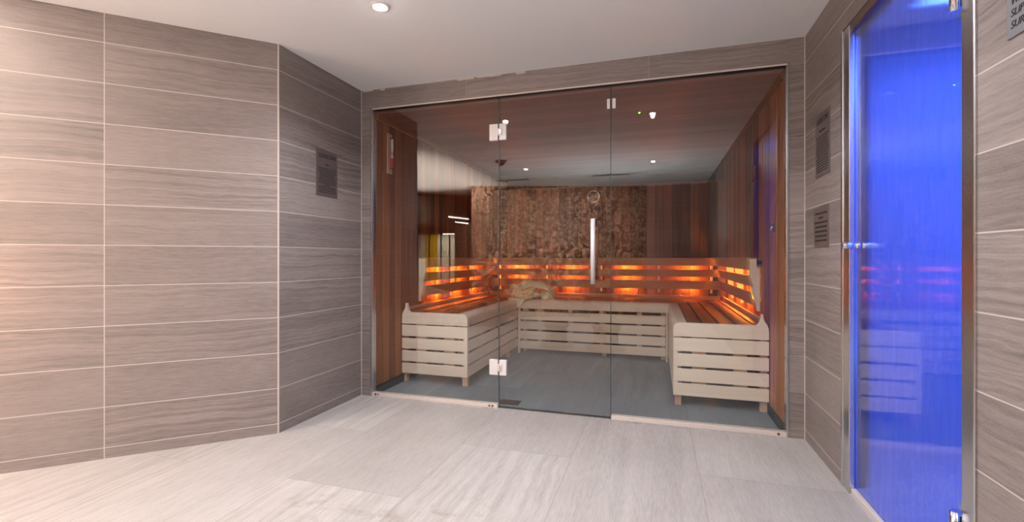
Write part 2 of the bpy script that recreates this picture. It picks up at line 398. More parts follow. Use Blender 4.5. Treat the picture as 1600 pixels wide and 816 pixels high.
# ------------------------------------------------------------------ the hall behind the photographer (seen mirrored in the glass)
wallslab((-.17, -2.55), (CR+.11, -2.55), M['tile_b'], 'wall_back', 0, H, 0, 1.2, -.12)
P0, P1 = Vector((-3.29, -1.59)), Vector((-.17, -2.55))
o = wallslab(tuple(P0), tuple(P1), M['mosaic'], 'wall_mosaic', 0, H, 0, 3.3, -.25, 'dark pebble mosaic wall')
m = MB(); poly = [(-14, 4.9), (-4.67, -2.04), (-3.79, -2.73), (-3.3, -3.1), (-3.3, -13.9), (-14, -13.9)]
n = len(poly)
m.face([(x, y, H-.02) for x, y in poly], [(y, x) for x, y in poly]); 
struct(m, 'ceiling_pool', 'walnut', 'dark wooden ceiling of the pool hall')
m = MB()                                                # slats under it
for k in range(60):
    x = -11.4+k*.135
    ytop = -2.04-(x+4.67)*.744-.05 if x < -3.79 else -2.8
    m.box(x, x+.05, -11.4, min(ytop, 3.0), H-.065, H-.022, 'y')
struct(m, 'ceiling_slats', 'walnut')
m = MB(); m.box(-14, -3.2, -11.6, -11.5, 2.15, H, 'z'); struct(m, 'wall_far_header', 'walnut')
m = MB(); m.box(-14, -9.85, -11.6, -11.5, 0, 2.15); m.box(-7.9, -3.2, -11.6, -11.5, 0, 2.15); struct(m, 'wall_far', 'tile_b')
m = MB(); m.box(-14.1, -14, -14, 5, 0, H); struct(m, 'wall_pool_side', 'ceil')
m = MB(); m.box(-14, A1[0]-.0, 4.9, 5.0, 0, H); struct(m, 'wall_pool_end', 'ceil')
m = MB(); m.box(-3.3, -3.2, -14, -1.9, 0, H); struct(m, 'wall_side_return', 'mosaic')
wallslab((A1[0], A1[1]), (A1[0], 5.0), M['ceil'], 'wall_return', 0, H, 0, 1, .1)
m = MB(); m.box(-12, -10.5, -13.6, -13.5, 0, H); m.box(-9.85, -7, -13.6, -13.5, 0, H); struct(m, 'wall_pale', 'ceil')
m = MB(); m.box(-10.5, -9.85, -13.6, -13.5, 0, H); struct(m, 'wall_yellow', plain('yellow_wall', lin(235, 190, 40), .7))
area((-9.0, -12.6, 2.3), 2.0, .8, 110, (1, .9, .62))
w = empty('window_3', (-8.9, -11.55, 0), kind='structure')
m = MB()
for xx in (-9.85, -9.3, -8.75, -8.35, -7.93): m.box(xx, xx+.04, -11.58, -11.52, 0, 2.15)
m.box(-9.85, -7.9, -11.58, -11.52, 2.11, 2.15); m.build('window_frame', 'black', w)
m = MB(); m.box(-9.81, -7.93, -11.555, -11.545, .02, 2.11); m.build('glass_pane', 'clear', w)

def tube_light(a, b, where):
    e = empty('tube_light', a, 'slim white tube light ' + where, 'light', 'tube lights in the pool hall')
    d = Vector(b)-Vector(a)
    MB().tube(a, b, .022, n=10).build('diffuser', 'tube', e)
    for t in (.1, .9):
        p = Vector(a)+d*t; m = MB(); m.tube(p, (p.x, p.y, H-.02), .004, n=6); m.build('suspension', 'black', e)
tube_light((-5.96, -6.35, 2.34), (-5.72, -7.3, 2.34), 'nearest on the dark wooden ceiling, mirrored in the sauna glass')
tube_light((-6.6, -8.28, 2.34), (-6.4, -9.6, 2.34), 'just behind the nearest one, mirrored in the sauna glass')
tube_light((-8.31, -10.86, 2.08), (-7.8, -11.0, 2.08), 'above the yellow lit window, mirrored in the sauna glass')
tube_light((-7.59, -11.0, 1.95), (-7.1, -11.1, 1.95), 'lowest and beside the mosaic pillar, mirrored in the sauna glass')
m = MB(); m.box(-7.0, -6.3, -9.6, -9.1, 0, H); o = m.build('mosaic_pillar', 'mosaic', kind='structure')

def lounger(px, py, label):
    e = empty('stone_lounger', (px, py, 0), label, 'lounger', 'heated mosaic loungers by the pool')
    pr = [(0, 0), (0, .60)]
    for i in range(17):
        t = i/16; pr.append((t*1.6, .62-.16*math.sin(min(t/.55, 1)*math.pi*.5)+(.0 if t < .5 else .42*((t-.5)/.5)**1.3)))
    pr += [(1.72, .90), (1.6, .0)]
    m = MB(); m.prism([(px+a, z) for a, z in pr], 1, py-.35, py+.35); m.build('lounger_body', 'mosaic', e, bevel=.02)
    m = MB(); m.prism([(px+1.36, .78), (px+1.58, .935), (px+1.6, 1.0), (px+1.38, .86)], 1, py-.25, py+.25); m.build('headrest', 'white', e, bevel=.02)
lounger(-4.05, -.85, 'nearer curved mosaic lounger mirrored in the left glass panel')
lounger(-5.6, -3.6, 'farther curved mosaic lounger mirrored behind the nearer one')
def stool(x, y, r, label):
    e = empty('round_stool', (x, y, 0), label, 'stool', 'round stools before the mosaic wall')
    MB().lathe([(r, 0), (r, .02), (r*.62, .045), (r*.60, .24)], (x, y, 0)).build('pedestal', 'brass', e)
    MB().lathe([(r*.3, .24), (r*.7, .245), (r*.74, .26), (r*.74, .28), (r*.7, .295), (0, .30)], (x, y, 0)).build('seat', 'brass', e)
stool(-1.19, .77, .21, 'round brown stool mirrored faintly over the back bench, left one')
stool(-.58, .77, .24, 'round brown stool mirrored faintly over the back bench, right one')

# ------------------------------------------------------------------ downlights and ceiling fittings
def downlight(x, y, label, g='recessed downlights'):
    e = empty('recessed_downlight', (x, y, H), label, 'light', g)
    MB().lathe([(.052, 0), (.052, -.004), (.045, -.008), (.026, -.006), (.024, 0)], (x, y, H)).build('trim_ring', 'white', e)
    MB().lathe([(.026, -.006), (.022, -.014), (.012, -.019), (0, -.02)], (x, y, H)).build('lens', 'lamp', e)
labs = ['bright recessed downlight seen directly in the white ceiling at the top edge',
        'recessed ceiling downlight mirrored in the right glass panel, upper of the two there',
        'recessed ceiling downlight mirrored in the right glass panel, lower of the two there',
        'recessed ceiling downlight mirrored through the glass door above the back wall',
        'recessed ceiling downlight over the stone loungers behind the photographer']
for (x, y), l in zip(DL, labs): downlight(x, y, l)
def vent(x, y, label):
    e = empty('ceiling_vent', (x, y, H), label, 'vent', 'ceiling vents')
    m = MB(); m.box(x-.3, x+.3, y-.07, y-.055, H-.008, H); m.box(x-.3, x+.3, y+.055, y+.07, H-.008, H); m.box(x-.3, x-.285, y-.07, y+.07, H-.008, H); m.box(x+.285, x+.3, y-.07, y+.07, H-.008, H)
    m.build('frame', 'white', e)
    m = MB()
    for k in range(6): m.box(x-.285, x+.285, y-.048+k*.018, y-.044+k*.018, H-.006, H-.0005)
    m.build('louvre', 'grey', e)
    m = MB(); m.box(x-.285, x+.285, y-.055, y+.055, H-.0004, H-.0002); m.build('backing', 'dark', e)
vent(-2.35, -1.15, 'slotted ceiling vent mirrored in the glass left of the door joint')
vent(-.69, -1.13, 'slotted ceiling vent mirrored in the door glass above the round dial')
e = empty('smoke_detector', (-2.05, .38, H), 'small brown cone-shaped detector mirrored in the left glass panel', 'smoke detector')
MB().lathe([(.075, 0), (.075, -.015), (.055, -.03), (.0, -.03)], (-2.05, .38, H)).build('base', 'brass', e)
MB().lathe([(.045, -.03), (.03, -.06), (.012, -.075), (0, -.076)], (-2.05, .38, H)).build('sensor', 'brass', e)
e = empty('ceiling_sensor', (-.127, 3.84, 2.26), 'tiny ceiling sensor with a green light inside the sauna', 'sensor')
MB().lathe([(.012, 0), (.012, -.004), (.007, -.006)], (-.127, 3.84, 2.26)).build('housing', 'black', e)
MB().lathe([(.007, -.006), (.004, -.009), (0, -.01)], (-.127, 3.84, 2.26)).build('led', 'led', e)

# ------------------------------------------------------------------ sauna room shell
m = MB(); m.face([(XL-.05, D+.0201, 0.0), (XR+.05, D+.0201, 0.0), (XR+.05, 6.8, 0.0), (XL-.05, 6.8, 0.0)], [(D, XL-.05), (D, XR+.05), (6.8, XR+.05), (6.8, XL-.05)])
struct(m, 'floor_sauna', 'floor_in', 'dark grey stone floor inside the sauna')
m = MB(); y = D+.062; ZC = 2.262
k = 0
while y < 6.75:
    g = .006 if k % 9 == 7 else .0015
    m.box(XL-.04, XR+.04, y, min(y+.088, 6.76)-g, ZC, ZC+.02, 'x'); y += .088; k += 1
struct(m, 'ceiling_sauna', 'cedar_ceiling', 'reddish brown boarded sauna ceiling')
m = MB(); m.box(XL-.1, XR+.1, D+.062, 6.85, ZC+.021, ZC+.06); struct(m, 'ceiling_sauna_void', 'dark')
def boards_y(x0, x1, ya, yb, z0, z1, w=.095, face='x', uo=0):
    m = MB(); t = ya
    while t < yb-.001:
        e_ = min(t+w, yb)
        if face == 'x': m.box(x0, x1, t+.001, e_-.0015, z0, z1, 'z')
        else: m.box(t+.001, e_-.0015, x0, x1, z0, z1, 'z')
        t += w
    return m
struct(boards_y(XL-.03, XL, D+.062, 6.75, .0, ZC), 'wall_sauna_left', 'cedar_side', 'vertical cedar boards on the sauna left wall', bevel=.002)
struct(boards_y(XR, XR+.03, D+.062, 6.75, .0, ZC), 'wall_sauna_right', 'cedar_side', 'vertical cedar boards on the sauna right wall', bevel=.002)
struct(boards_y(YB, YB+.025, XL, XR, 0, 1.985, .098, 'y'), 'wall_sauna_back', 'cedar', 'vertical cedar boards on the sauna back wall', bevel=.002)
m = MB(); m.box(XL, XR, YB-.008, YB+.03, 1.985, 2.0, 'x'); struct(m, 'trim_5', 'cedar')
m = MB(); m.box(XL, XR, YB+.05, 6.75, 0, 1.2); m.box(XL-.05, XR+.05, 6.75, 6.8, 0, ZC); struct(m, 'wall_sauna_void', 'dark')
m = MB(); m.box(XL-.08, XL-.031, D+.062, 6.8, 0, ZC+.02); m.box(XR+.031, XR+.08, D+.062, 6.8, 0, ZC+.02); struct(m, 'wall_sauna_core', 'dark')
m = MB(); m.box(XL, XL+.022, D+.062, 6.74, ZC-.04, ZC, 'y'); struct(m, 'trim_6', 'cedar_side', bevel=.003)
m = MB(); m.box(XR-.022, XR, D+.062, 6.74, ZC-.04, ZC, 'y'); struct(m, 'trim_7', 'cedar_side', bevel=.003)
m = MB(); m.box(XL, XL+.012, D+.062, YB, .0, .065, 'y'); struct(m, 'baseboard_left', 'black')
m = MB(); m.box(XR-.012, XR, D+.062, YB, .0, .065, 'y'); struct(m, 'baseboard_right', 'black')
m = MB(); m.box(XL+.012, XR-.012, YB-.012, YB, .0, .065, 'x'); struct(m, 'baseboard_back', 'black')

# ------------------------------------------------------------------ sauna glass front
J1, J2 = -1.104, -.296
gy0, gy1 = D+.022, D+.032
def channel(m, x0, x1):
    m.box(x0, x1, D-.001, D+.012, .001, .03); m.box(x0, x1, D+.042, D+.056, .001, .026); m.box(x0, x1, D+.012, D+.042, .001, .012)
w = empty('window_1', ((XL+J1)/2, D+.03, 0), 'fixed glass panel at the left of the sauna door', kind='structure')
m = MB(); m.box(XL+.004, J1-.0025, gy0, gy1, .0125, ZG); m.build('glass_pane', 'glass', w)
m = MB(); channel(m, XL, J1-.004); m.build('bottom_channel', 'alu', w, bevel=.0015)
m = MB(); m.box(XL-.012, XL+.0, D-.004, D+.056, 0, ZG+.008); m.box(XL, XL+.004, D+.012, D+.042, .03, ZG); m.box(XL, XL+.0025, D-.002, D+.012, .03, ZG); m.build('side_channel', 'steel', w, bevel=.001)
m = MB(); m.tube((-2.13, D-.001, .017), (-2.13, D-.006, .017), .009, n=14); m.tube((-2.105, D-.001, .017), (-2.105, D-.004, .017), .006, n=14); m.tube((-1.17, D-.001, .017), (-1.17, D-.005, .017), .008, n=14); m.tube((-1.145, D-.001, .017), (-1.145, D-.005, .017), .008, n=14)
m.build('screw', 'brass', w)
w = empty('window_2', ((XR+J2)/2, D+.03, 0), 'fixed glass panel at the right of the sauna door', kind='structure')
m = MB(); m.box(J2+.0025, XR-.004, gy0, gy1, .0125, ZG); m.build('glass_pane', 'glass', w)
m = MB(); channel(m, J2+.004, XR); m.build('bottom_channel', 'alu', w, bevel=.0015)
m = MB(); m.box(XR, XR+.010, D-.004, D+.056, 0, ZG+.008); m.box(XR-.0025, XR, D+.012, D+.042, .03, ZG); m.build('side_channel', 'steel', w, bevel=.001)
m = MB(); m.tube((.72, D-.001, .017), (.72, D-.005, .017), .008, n=14); m.build('screw', 'brass', w)
m = MB(); m.box(XL, XR, D+.0, D+.01, ZG, ZG+.008); struct(m, 'trim_8', 'alu')
m = MB(); m.box(XL, XR, D+.012, D+.058, ZG, ZG+.007); struct(m, 'trim_9', 'dark')
w = empty('door_1', ((J1+J2)/2, D+.03, 0), 'clear glass sauna door with long steel handle', kind='structure')
m = MB(); m.box(J1+.0025, J2-.0025, gy0, gy1, .012, ZG-.006); m.build('glass_pane', 'glass', w)
m = MB(); m.box(J1-.0022, J1+.0022, gy0-.002, gy1+.001, .012, ZG-.004); m.box(J2-.0022, J2+.0022, gy0-.002, gy1+.001, .012, ZG-.004); m.box(J1, J2, gy0-.001, gy1+.001, .004, .011)
m.build('edge_seal', 'glass_edge', w)
for z0, z1 in ((1.965, 2.085), (.24, .352)):
    hg = MB(); x0, x1 = -1.176, -1.045
    hg.box(x0, -1.109, gy0-.009, gy0-.0005, z0, z1); hg.box(-1.099, x1, gy0-.009, gy0-.0005, z0, z1); hg.box(x0, -1.109, gy1+.0005, gy1+.009, z0, z1); hg.box(-1.099, x1, gy1+.0005, gy1+.009, z0, z1)
    ho = hg.build('hinge', 'satin', w, bevel=.002)
    zc = (z0+z1)/2; k = MB(); k.box(-1.112, -1.078, gy0-.016, gy0-.009, zc-.026, zc+.026); k.build('knuckle', 'satin', ho, bevel=.003)
    k = MB(); k.box(-1.101, -1.083, gy0-.0172, gy0-.016, zc-.016, zc+.016); k.build('pin_cover', 'chrome', ho)
m = MB(); m.box(-.285, -.262, gy0-.012, gy0-.0005, 2.12, 2.187); m.box(-.321, -.300, gy0-.012, gy0-.0005, 2.12, 2.187); m.build('door_stop', 'satin', w, bevel=.002)
hd = MB(); hx = -.409
hd.tube((hx, D-.05, .924), (hx, D-.05, 1.366), .0155, n=24); ho = hd.build('handle', 'satin', w)
k = MB()
for z in (1.0, 1.29): k.tube((hx, D-.05, z), (hx, gy0, z), .007, n=12)
k.build('handle_mount', 'chrome', ho)
hd = MB(); hd.tube((hx+.01, D+.072, .97), (hx+.01, D+.072, 1.32), .011, n=20)
for z in (1.0, 1.29): hd.tube((hx+.01, D+.072, z), (hx+.01, gy1, z), .007, n=12)
hd.build('inner_handle', M['cedar_side'], w)

# ------------------------------------------------------------------ benches
ZF = [(.517, .619), (.409, .507), (.298, .390), (.186, .279), (.080, .169)]     # nosing, then four boards
XI, XO = .122, .762                                                             # right bench: inner edge, wall edge
def cap_profile(xi, xw, s):
    """front cap outline in x,z: rounded at the inner top corner, ogee horn at the wall. s=+1 right bench, -1 left"""
    p = [(xi, .517), (xi, .575)]
    p += [(xi+s*(.042-.042*math.cos(a)), .577+.042*math.sin(a)) for a in [math.radians(t) for t in (15, 35, 55, 75, 90)]]
    p += [(xw-s*.078, .619), (xw-s*.064, .635), (xw-s*.054, .665), (xw-s*.048, .70), (xw-s*.038, .70), (xw-s*.034, .672), (xw-s*.026, .645), (xw-s*.012, .625), (xw-s*.002, .60), (xw, .57), (xw, .517)]
    return p
BY = 3.68
def side_bench(s, label):
    xi = XI if s > 0 else -1.533; xw = XO if s > 0 else XL+.003
    e = empty('sauna_bench', ((xi+xw)/2, BY+.5, 0), label, 'bench')
    X = lambda a, b: (min(a, b), max(a, b))
    # front cap
    m = MB(); m.prism(cap_profile(xi, xw, s), 1, BY, BY+.035, r=.7); m.build('front_cap', 'pale', e, bevel=.003)
    m = MB()
    for z0, z1 in ZF[1:]: a, b = X(xi, xw); m.box(a, b, BY, BY+.022, z0, z1, 'x')
    a, b = X(xi+s*.0005, xi+s*.032); m.box(a, b, BY+.001, BY+.0215, .081, .5065, 'z', r=.8)
    m.build('front_panel', 'pale', e, bevel=.003)
    m = MB(); yb = 5.19
    for z0, z1 in ZF[1:]: a, b = X(xi, xi+s*.022); m.box(a, b, BY+.0225, yb, z0, z1, 'y')
    m.build('side_panel', 'pale', e, bevel=.003)
    # nosing along the inner edge
    m = MB(); pr = [(xi, .517), (xi, .575)]+[(xi+s*(.042-.042*math.cos(math.radians(t))), .577+.042*math.sin(math.radians(t))) for t in (15, 35, 55, 75, 90)]+[(xi+s*.096, .619), (xi+s*.096, .60), (xi+s*.024, .60), (xi+s*.024, .517)]
    m.prism([(x_, z_) for x_, z_ in pr], 1, BY+.036, lambda p: 5.19+(p[0]-xi)*s); m.build('nosing', 'pale', e)
    # seat slats running into the room, mitred at the back
    m = MB()
    edges = [.103, .212, .325, .443, .556, .61]
    for k in range(5):
        a0, a1 = xi+s*(edges[k]), xi+s*(edges[k+1]-.017 if k < 4 else edges[k+1]-.002)
        a, b = X(a0, a1)
        m.prism([(a, .59), (b, .59), (b, .618), (a, .618)], 1, BY+.037, lambda p: 5.19+abs(p[0]-xi))
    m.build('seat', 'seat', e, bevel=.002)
    # rear upstand along the wall
    m = MB(); m.prism([(xw, .60), (xw-s*.03, .60), (xw-s*.045, .645), (xw-s*.042, .662), (xw-s*.030, .662), (xw-s*.012, .64), (xw, .625)], 1, BY+.05, YB-.05); m.build('rear_upstand', 'back_wood', e)
    # inner frame battens seen through the gaps
    for (p, q) in ((.132, .228), (.412, .502)):
        a, b = X(xi+s*p, xi+s*q); m = MB(); m.box(a, b, BY+.023, BY+.06, .09, .597, 'z'); m.build('batten', 'batten', e)
    for k in range(4):
        yy = 4.05+k*.36; a, b = X(xi+s*.023, xi+s*.06); m = MB(); m.box(a, b, yy, yy+.07, .09, .597, 'z'); m.build('batten', 'batten', e)
    for (p, q) in ((.012, .057), (.588, .634)):
        for yy in (BY+.012, 4.9):
            a, b = X(xi+s*p, xi+s*q); m = MB(); m.box(a, b, yy+.012, yy+.057, 0, .597 if p > .1 else .597, 'z'); m.build('leg', 'batten', e, bevel=.003)
    # backrest boards on the wall
    ya, yb = 3.985, YB-.1
    m = MB(); xx = lambda d: xw-s*d
    W_ = abs(XR-XO)
    for (z0, d0, z1, d1) in ((1.102, .092, 1.008, .092), (.966, .088, .877, .064), (.838, .080, .738, .056)):
        t = .018
        m.prism([(xx(d0), z0), (xx(d1), z1), (xx(d1-t), z1), (xx(d0-t), z0)], 1, ya, lambda p: YB-.02-abs(p[0]-xw))
    m.prism([(xx(.0), 1.092), (xx(.0), 1.102), (xx(.071), 1.102), (xx(.071), 1.092)], 1, ya, lambda p: YB-.02-abs(p[0]-xw))
    bk = m.build('backrest', 'back_wood', e, bevel=.002)
    for yy in (ya+.004, 4.7, 5.25):
        m = MB(); m.prism([(xx(.0), 1.10), (xx(.071), 1.10), (xx(.071), 1.0), (xx(.054), .84), (xx(.028), .735), (xx(.02), .69), (xx(0), .69)], 1, yy, yy+.022); m.build('backrest_bracket', 'pale', bk, bevel=.001)
    return e, xw
def lamp(x, y, s, axis, label, pw):
    """slim lamp fitted to the wall behind the backrest; axis 0: on a side wall facing s, axis 1: on the back wall"""
    e = empty('backrest_lamp', (x, y, .72), label, 'lamp', 'orange lamps behind the backrests')
    m = MB()
    if axis == 0: a, b = sorted((x, x+s*.008)); m.box(a, b, y-.014, y+.014, .742, 1.09)
    else: m.box(x-.014, x+.014, y-.008, y, .742, 1.09)
    m.build('housing', 'black', e)
    for z, off in ((1.05, .05), (.92, .045), (.762, .027)):
        hl = .075
        p = [(x+s*off, y-hl, z), (x+s*off, y+hl, z)] if axis == 0 else [(x-hl, y-off, z), (x+hl, y-off, z)]
        MB().tube(p[0], p[1], .008, n=8).build('bulb', 'ember', e)
side_bench(1, 'pale wooden sauna bench with slatted front along the right cedar wall')
side_bench(-1, 'pale wooden sauna bench with slatted front along the left cedar wall')
for k, (yy, nm) in enumerate(((4.42, 'nearest the glass'), (4.95, 'in the middle'), (5.47, 'farthest from the glass'))):
    lamp(XR, yy, -1, 0, 'orange lamp glowing behind the right bench backrest, '+nm, .9)
    lamp(XL, yy-.08, 1, 0, 'orange lamp glowing behind the left bench backrest, '+nm, .9)
for k, (xx_, nm) in enumerate(((-1.70, 'leftmost of four'), (-1.014, 'second from left'), (-.312, 'third from left'), (.36, 'rightmost of four'))):
    lamp(xx_, YB, 0, 1, 'orange lamp glowing behind the back bench backrest, '+nm, .9)
# back bench
e = empty('sauna_bench', (-.7, 5.4, 0), 'long pale sauna bench along the back wall between the two side benches', 'bench')
FY = 5.2; xa, xb = -1.53, .118
ZB = [(.388, .483), (.278, .370), (.165, .258), (.053, .145)]
m = MB()
for z0, z1 in ZB: m.box(xa+.004, xb-.022, FY, FY+.022, z0, z1, 'x')
m.build('front_panel', 'pale', e, bevel=.003)
for a, b in ((xa-.005+.006, xa+.03-.006), (xb-.018, xb+.0)):
    m = MB(); m.box(a, b, FY-.008, FY+.03, 0, .515, 'z'); m.build('post', 'pale', e, bevel=.002)
m = MB()
pr = [(FY, .517), (FY, .575)]+[(FY+.042-.042*math.cos(math.radians(t)), .577+.042*math.sin(math.radians(t))) for t in (15, 35, 55, 75, 90)]+[(FY+.096, .619), (FY+.096, .60), (FY+.024, .60), (FY+.024, .517)]
i0 = len(m.v)
m.prism(pr, 0, lambda p: -1.5305-max(0, p[0]-FY), lambda p: .1195+max(0, p[0]-FY)); m.build('nosing', 'pale', e)
m = MB()
edges = [.103, .212, .325, .443, .556, .635]
for k in range(5):
    a, b = FY+edges[k], FY+edges[k+1]-.017
    m.prism([(a, .59), (b, .59), (b, .618), (a, .618)], 0, lambda p: -1.5305-max(0, min(p[0]-FY-.002, .615)), lambda p: .1195+max(0, min(p[0]-FY-.002, .6)))
m.build('seat', 'seat', e, bevel=.002)
m = MB(); m.prism([(YB, .60), (YB-.03, .60), (YB-.045, .645), (YB-.042, .662), (YB-.030, .662), (YB-.012, .64), (YB, .625)], 0, XL+.06, XR-.065); m.build('rear_upstand', 'back_wood', e)
for xx_ in (-1.3, -.95, -.599, -.2):
    m = MB(); m.box(xx_, xx_+.05, FY+.023, FY+.06, .06, .597, 'z'); m.build('batten', 'batten', e)
for xx_ in (-.577, -1.50, .05):
    m = MB(); m.box(xx_, xx_+.046, FY+.07 if xx_ == -.577 else FY+.1, FY+.115 if xx_ == -.577 else FY+.145, 0, .597, 'z'); m.build('leg', 'pale', e, bevel=.002)
m = MB()
for (z0, d0, z1, d1) in ((1.102, .092, 1.008, .092), (.966, .088, .88, .066), (.836, .080, .735, .056)):
    t = .018
    m.prism([(YB-d0, z0), (YB-d1, z1), (YB-d1+t, z1), (YB-d0+t, z0)], 0, lambda p: XL+.003+(YB-p[0])+.002, lambda p: XO-(YB-p[0])-.002)
m.prism([(YB, 1.092), (YB, 1.102), (YB-.071, 1.102), (YB-.071, 1.092)], 0, XL+.01, XR-.01)
bk = m.build('backrest', 'back_wood', e, bevel=.002)
for xx_ in (-1.98, -1.35, -.66, .02, .60):
    m = MB(); m.prism([(YB-.002, 1.10), (YB-.071, 1.10), (YB-.071, 1.0), (YB-.054, .84), (YB-.028, .735), (YB-.02, .69), (YB-.002, .69)], 0, xx_, xx_+.022); m.build('backrest_bracket', 'pale', bk, bevel=.001)

# ------------------------------------------------------------------ towel on the back bench
def towel():
    cx, cy, cz = -1.42, 5.30, .62
    s = NT('towel_cloth'); tc = s.n('ShaderNodeTexCoord')
    nz = s.noise(tc.outputs['Object'], 9, 3, .5)
    c = s.ramp(nz, (.38, lin(238, 232, 180)), (.62, lin(250, 247, 222)))
    s.bsdf(c, .9, 0, s.bump(s.noise(tc.outputs['Object'], 240, 2, .5), .4, .003), .1)
    M['towel'] = s.m
    s = NT('towel_inner'); tc = s.n('ShaderNodeTexCoord')
    nz = s.noise(tc.outputs['Object'], 11, 3, .6, .6)
    c = s.ramp(nz, (.36, lin(240, 160, 90)), (.5, lin(248, 226, 176)), (.62, lin(250, 248, 244)))
    s.bsdf(c, .9, 0, s.bump(s.noise(tc.outputs['Object'], 240, 2, .5), .4, .003), .1)
    M['towel2'] = s.m
    from mathutils import noise as N
    e = empty('towel', (cx, cy, cz), 'crumpled cream towel with an orange and white fold lying on the back bench', 'towel')
    def blob(c, r, seed, amp, n=40, mm=26, squash=2.4, tilt=0):
        m = MB(); i0 = 0
        for j in range(mm+1):
            ph = math.pi*j/mm
            for i in range(n):
                th = 2*math.pi*i/n
                d = Vector((math.sin(ph)*math.cos(th), math.sin(ph)*math.sin(th), math.cos(ph)))
                q = Vector((abs(d.x)**.85*math.copysign(1, d.x), abs(d.y)**.85*math.copysign(1, d.y), abs(d.z)**.8*math.copysign(1, d.z)))
                k = 1+amp*N.noise(Vector((d.x*1.7, d.y*2.4, d.z*3.4))+Vector((seed,)*3))+amp*.55*abs(N.noise(Vector((d.x*4, d.y*4, d.z*8))+Vector((seed*2,)*3)))
                p = Vector((q.x*r[0]*k, q.y*r[1]*k, q.z*r[2]*k)); p.z += p.x*tilt
                w = Vector(c)+p; w.z = max(w.z, .620); m.v.append(tuple(w))
        for j in range(mm):
            for i in range(n):
                i2 = (i+1) % n; m.idxface((j*n+i, j*n+i2, (j+1)*n+i2, (j+1)*n+i), [(0, 0)]*4, .5, True)
        return m
    blob((-1.49, 5.25, .70), (.175, .10, .085), 3.1, .45, tilt=-.05).build('folded_bundle', 'towel2', e)
    # arching cloth band: a folded strip looping up and down to the right
    m = MB(); nu, nv = 44, 14
    for i in range(nu+1):
        t = i/nu; a = math.radians(168-172*t)
        bx = -1.375+.235*math.cos(a); bz = .655+.19*math.sin(a)**.9 if math.sin(a) > 0 else .64
        if t > .93: bz = max(.628, bz-.02)
        for j in range(nv+1):
            v = j/nv-.5; fold = .012*math.sin(v*9+t*7)+.010*math.sin(t*23+v*5)
            nx, nz_ = math.cos(a), math.sin(a)
            wd = .30*(.75+.25*math.sin(t*5))
            m.v.append((bx+nx*fold-.02*v, 5.34+v*wd-.05*math.sin(a), max(.622, bz+nz_*fold-.13*abs(v)**1.7-.05*(-v if v < 0 else 0))))
    for i in range(nu):
        for j in range(nv): m.idxface([i*(nv+1)+j, (i+1)*(nv+1)+j, (i+1)*(nv+1)+j+1, i*(nv+1)+j+1], [(0, 0)]*4, .5, True)
    o = m.build('looped_fold', 'towel', e); md = o.modifiers.new('thick', 'SOLIDIFY'); md.thickness = .012; md.offset = -1
    ms = o.modifiers.new('sub', 'SUBSURF'); ms.levels = 1; ms.render_levels = 1
    # corner hanging over the front edge of the seat
    m = MB(); nu, nv = 16, 12
    for i in range(nu+1):
        t = i/nu
        for j in range(nv+1):
            v = j/nv; half = .115*(1-max(0, t-.25)*.85)
            X_ = -1.515+(v-.62)*2*half+.0*t
            if t < .35: y_, z_ = FY+.08-.11*(t/.35), .632-.0*t
            else: y_, z_ = FY-.032-.004*math.sin(v*8), .632-(t-.35)/.65*.135*(1-.5*v)
            m.v.append((X_, y_+.006*math.sin(v*11+t*3), z_))
    for i in range(nu):
        for j in range(nv): m.idxface([i*(nv+1)+j, (i+1)*(nv+1)+j, (i+1)*(nv+1)+j+1, i*(nv+1)+j+1], [(0, 0)]*4, .5, True)
    o = m.build('hanging_corner', 'towel', e); md = o.modifiers.new('thick', 'SOLIDIFY'); md.thickness = .009; md.offset = 1
    ms = o.modifiers.new('sub', 'SUBSURF'); ms.levels = 1; ms.render_levels = 1
    # small tucked fold at the right foot of the loop
    blob((-1.21, 5.29, .66), (.06, .07, .05), 8.4, .6, 24, 16).build('tucked_end', 'towel', e)
towel()

# ------------------------------------------------------------------ text and plates
def text(body, size, mat, parent, loc, rot, name='lettering', align='CENTER', shear=0, extr=.0006, sx=1):
    cu = bpy.data.curves.new(name, 'FONT'); cu.body = body; cu.size = size; cu.align_x = align; cu.extrude = extr; cu.shear = shear
    tmp = bpy.data.objects.new('tmp_text', cu); COL.objects.link(tmp)
    bpy.context.view_layer.update(); dg = bpy.context.evaluated_depsgraph_get()
    me = bpy.data.meshes.new_from_object(tmp.evaluated_get(dg)); bpy.data.objects.remove(tmp)
    me.materials.clear(); me.materials.append(M[mat]); me.name = name
    o = bpy.data.objects.new(name, me); COL.objects.link(o); o.location = loc; o.rotation_euler = rot; o.scale = (sx, 1, 1)
    adopt(o, parent) if parent.type == 'EMPTY' else None
    return o
# thermometer dial on the back wall
c = (-.742, YB-.002, 1.862)
e = empty('wall_thermometer', c, 'round silver sauna dial on the back wall above the door handle', 'thermometer')
MB().lathe([(.078, 0), (.078, .02), (.074, .026), (.068, .022)], c, 1, 40, -1).build('bezel', 'chrome', e)
MB().lathe([(.069, .0222), (0, .0226)], c, 1, 40, -1).build('dial', 'dial', e)
m = MB()
for k in range(24):
    t = 2*math.pi*k/24; r0 = .046 if k % 2 else .038
    d = Vector((math.cos(t), 0, math.sin(t))); m.tube(Vector(c)+d*r0+Vector((0, -.0236, 0)), Vector(c)+d*.061+Vector((0, -.0236, 0)), .0022, n=6)
m.tube((c[0]-.03, c[1]-.0236, c[2]-.022), (c[0]+.03, c[1]-.0236, c[2]-.022), .003, n=6); m.build('scale_marks', 'ink', e)
m = MB(); m.tube((c[0], c[1]-.026, c[2]), (c[0]-.012, c[1]-.026, c[2]+.05), .0022, n=6); m.tube((c[0], c[1]-.0265, c[2]), (c[0]+.03, c[1]-.0265, c[2]+.018), .0028, n=6); m.build('pointer', 'ink', e)
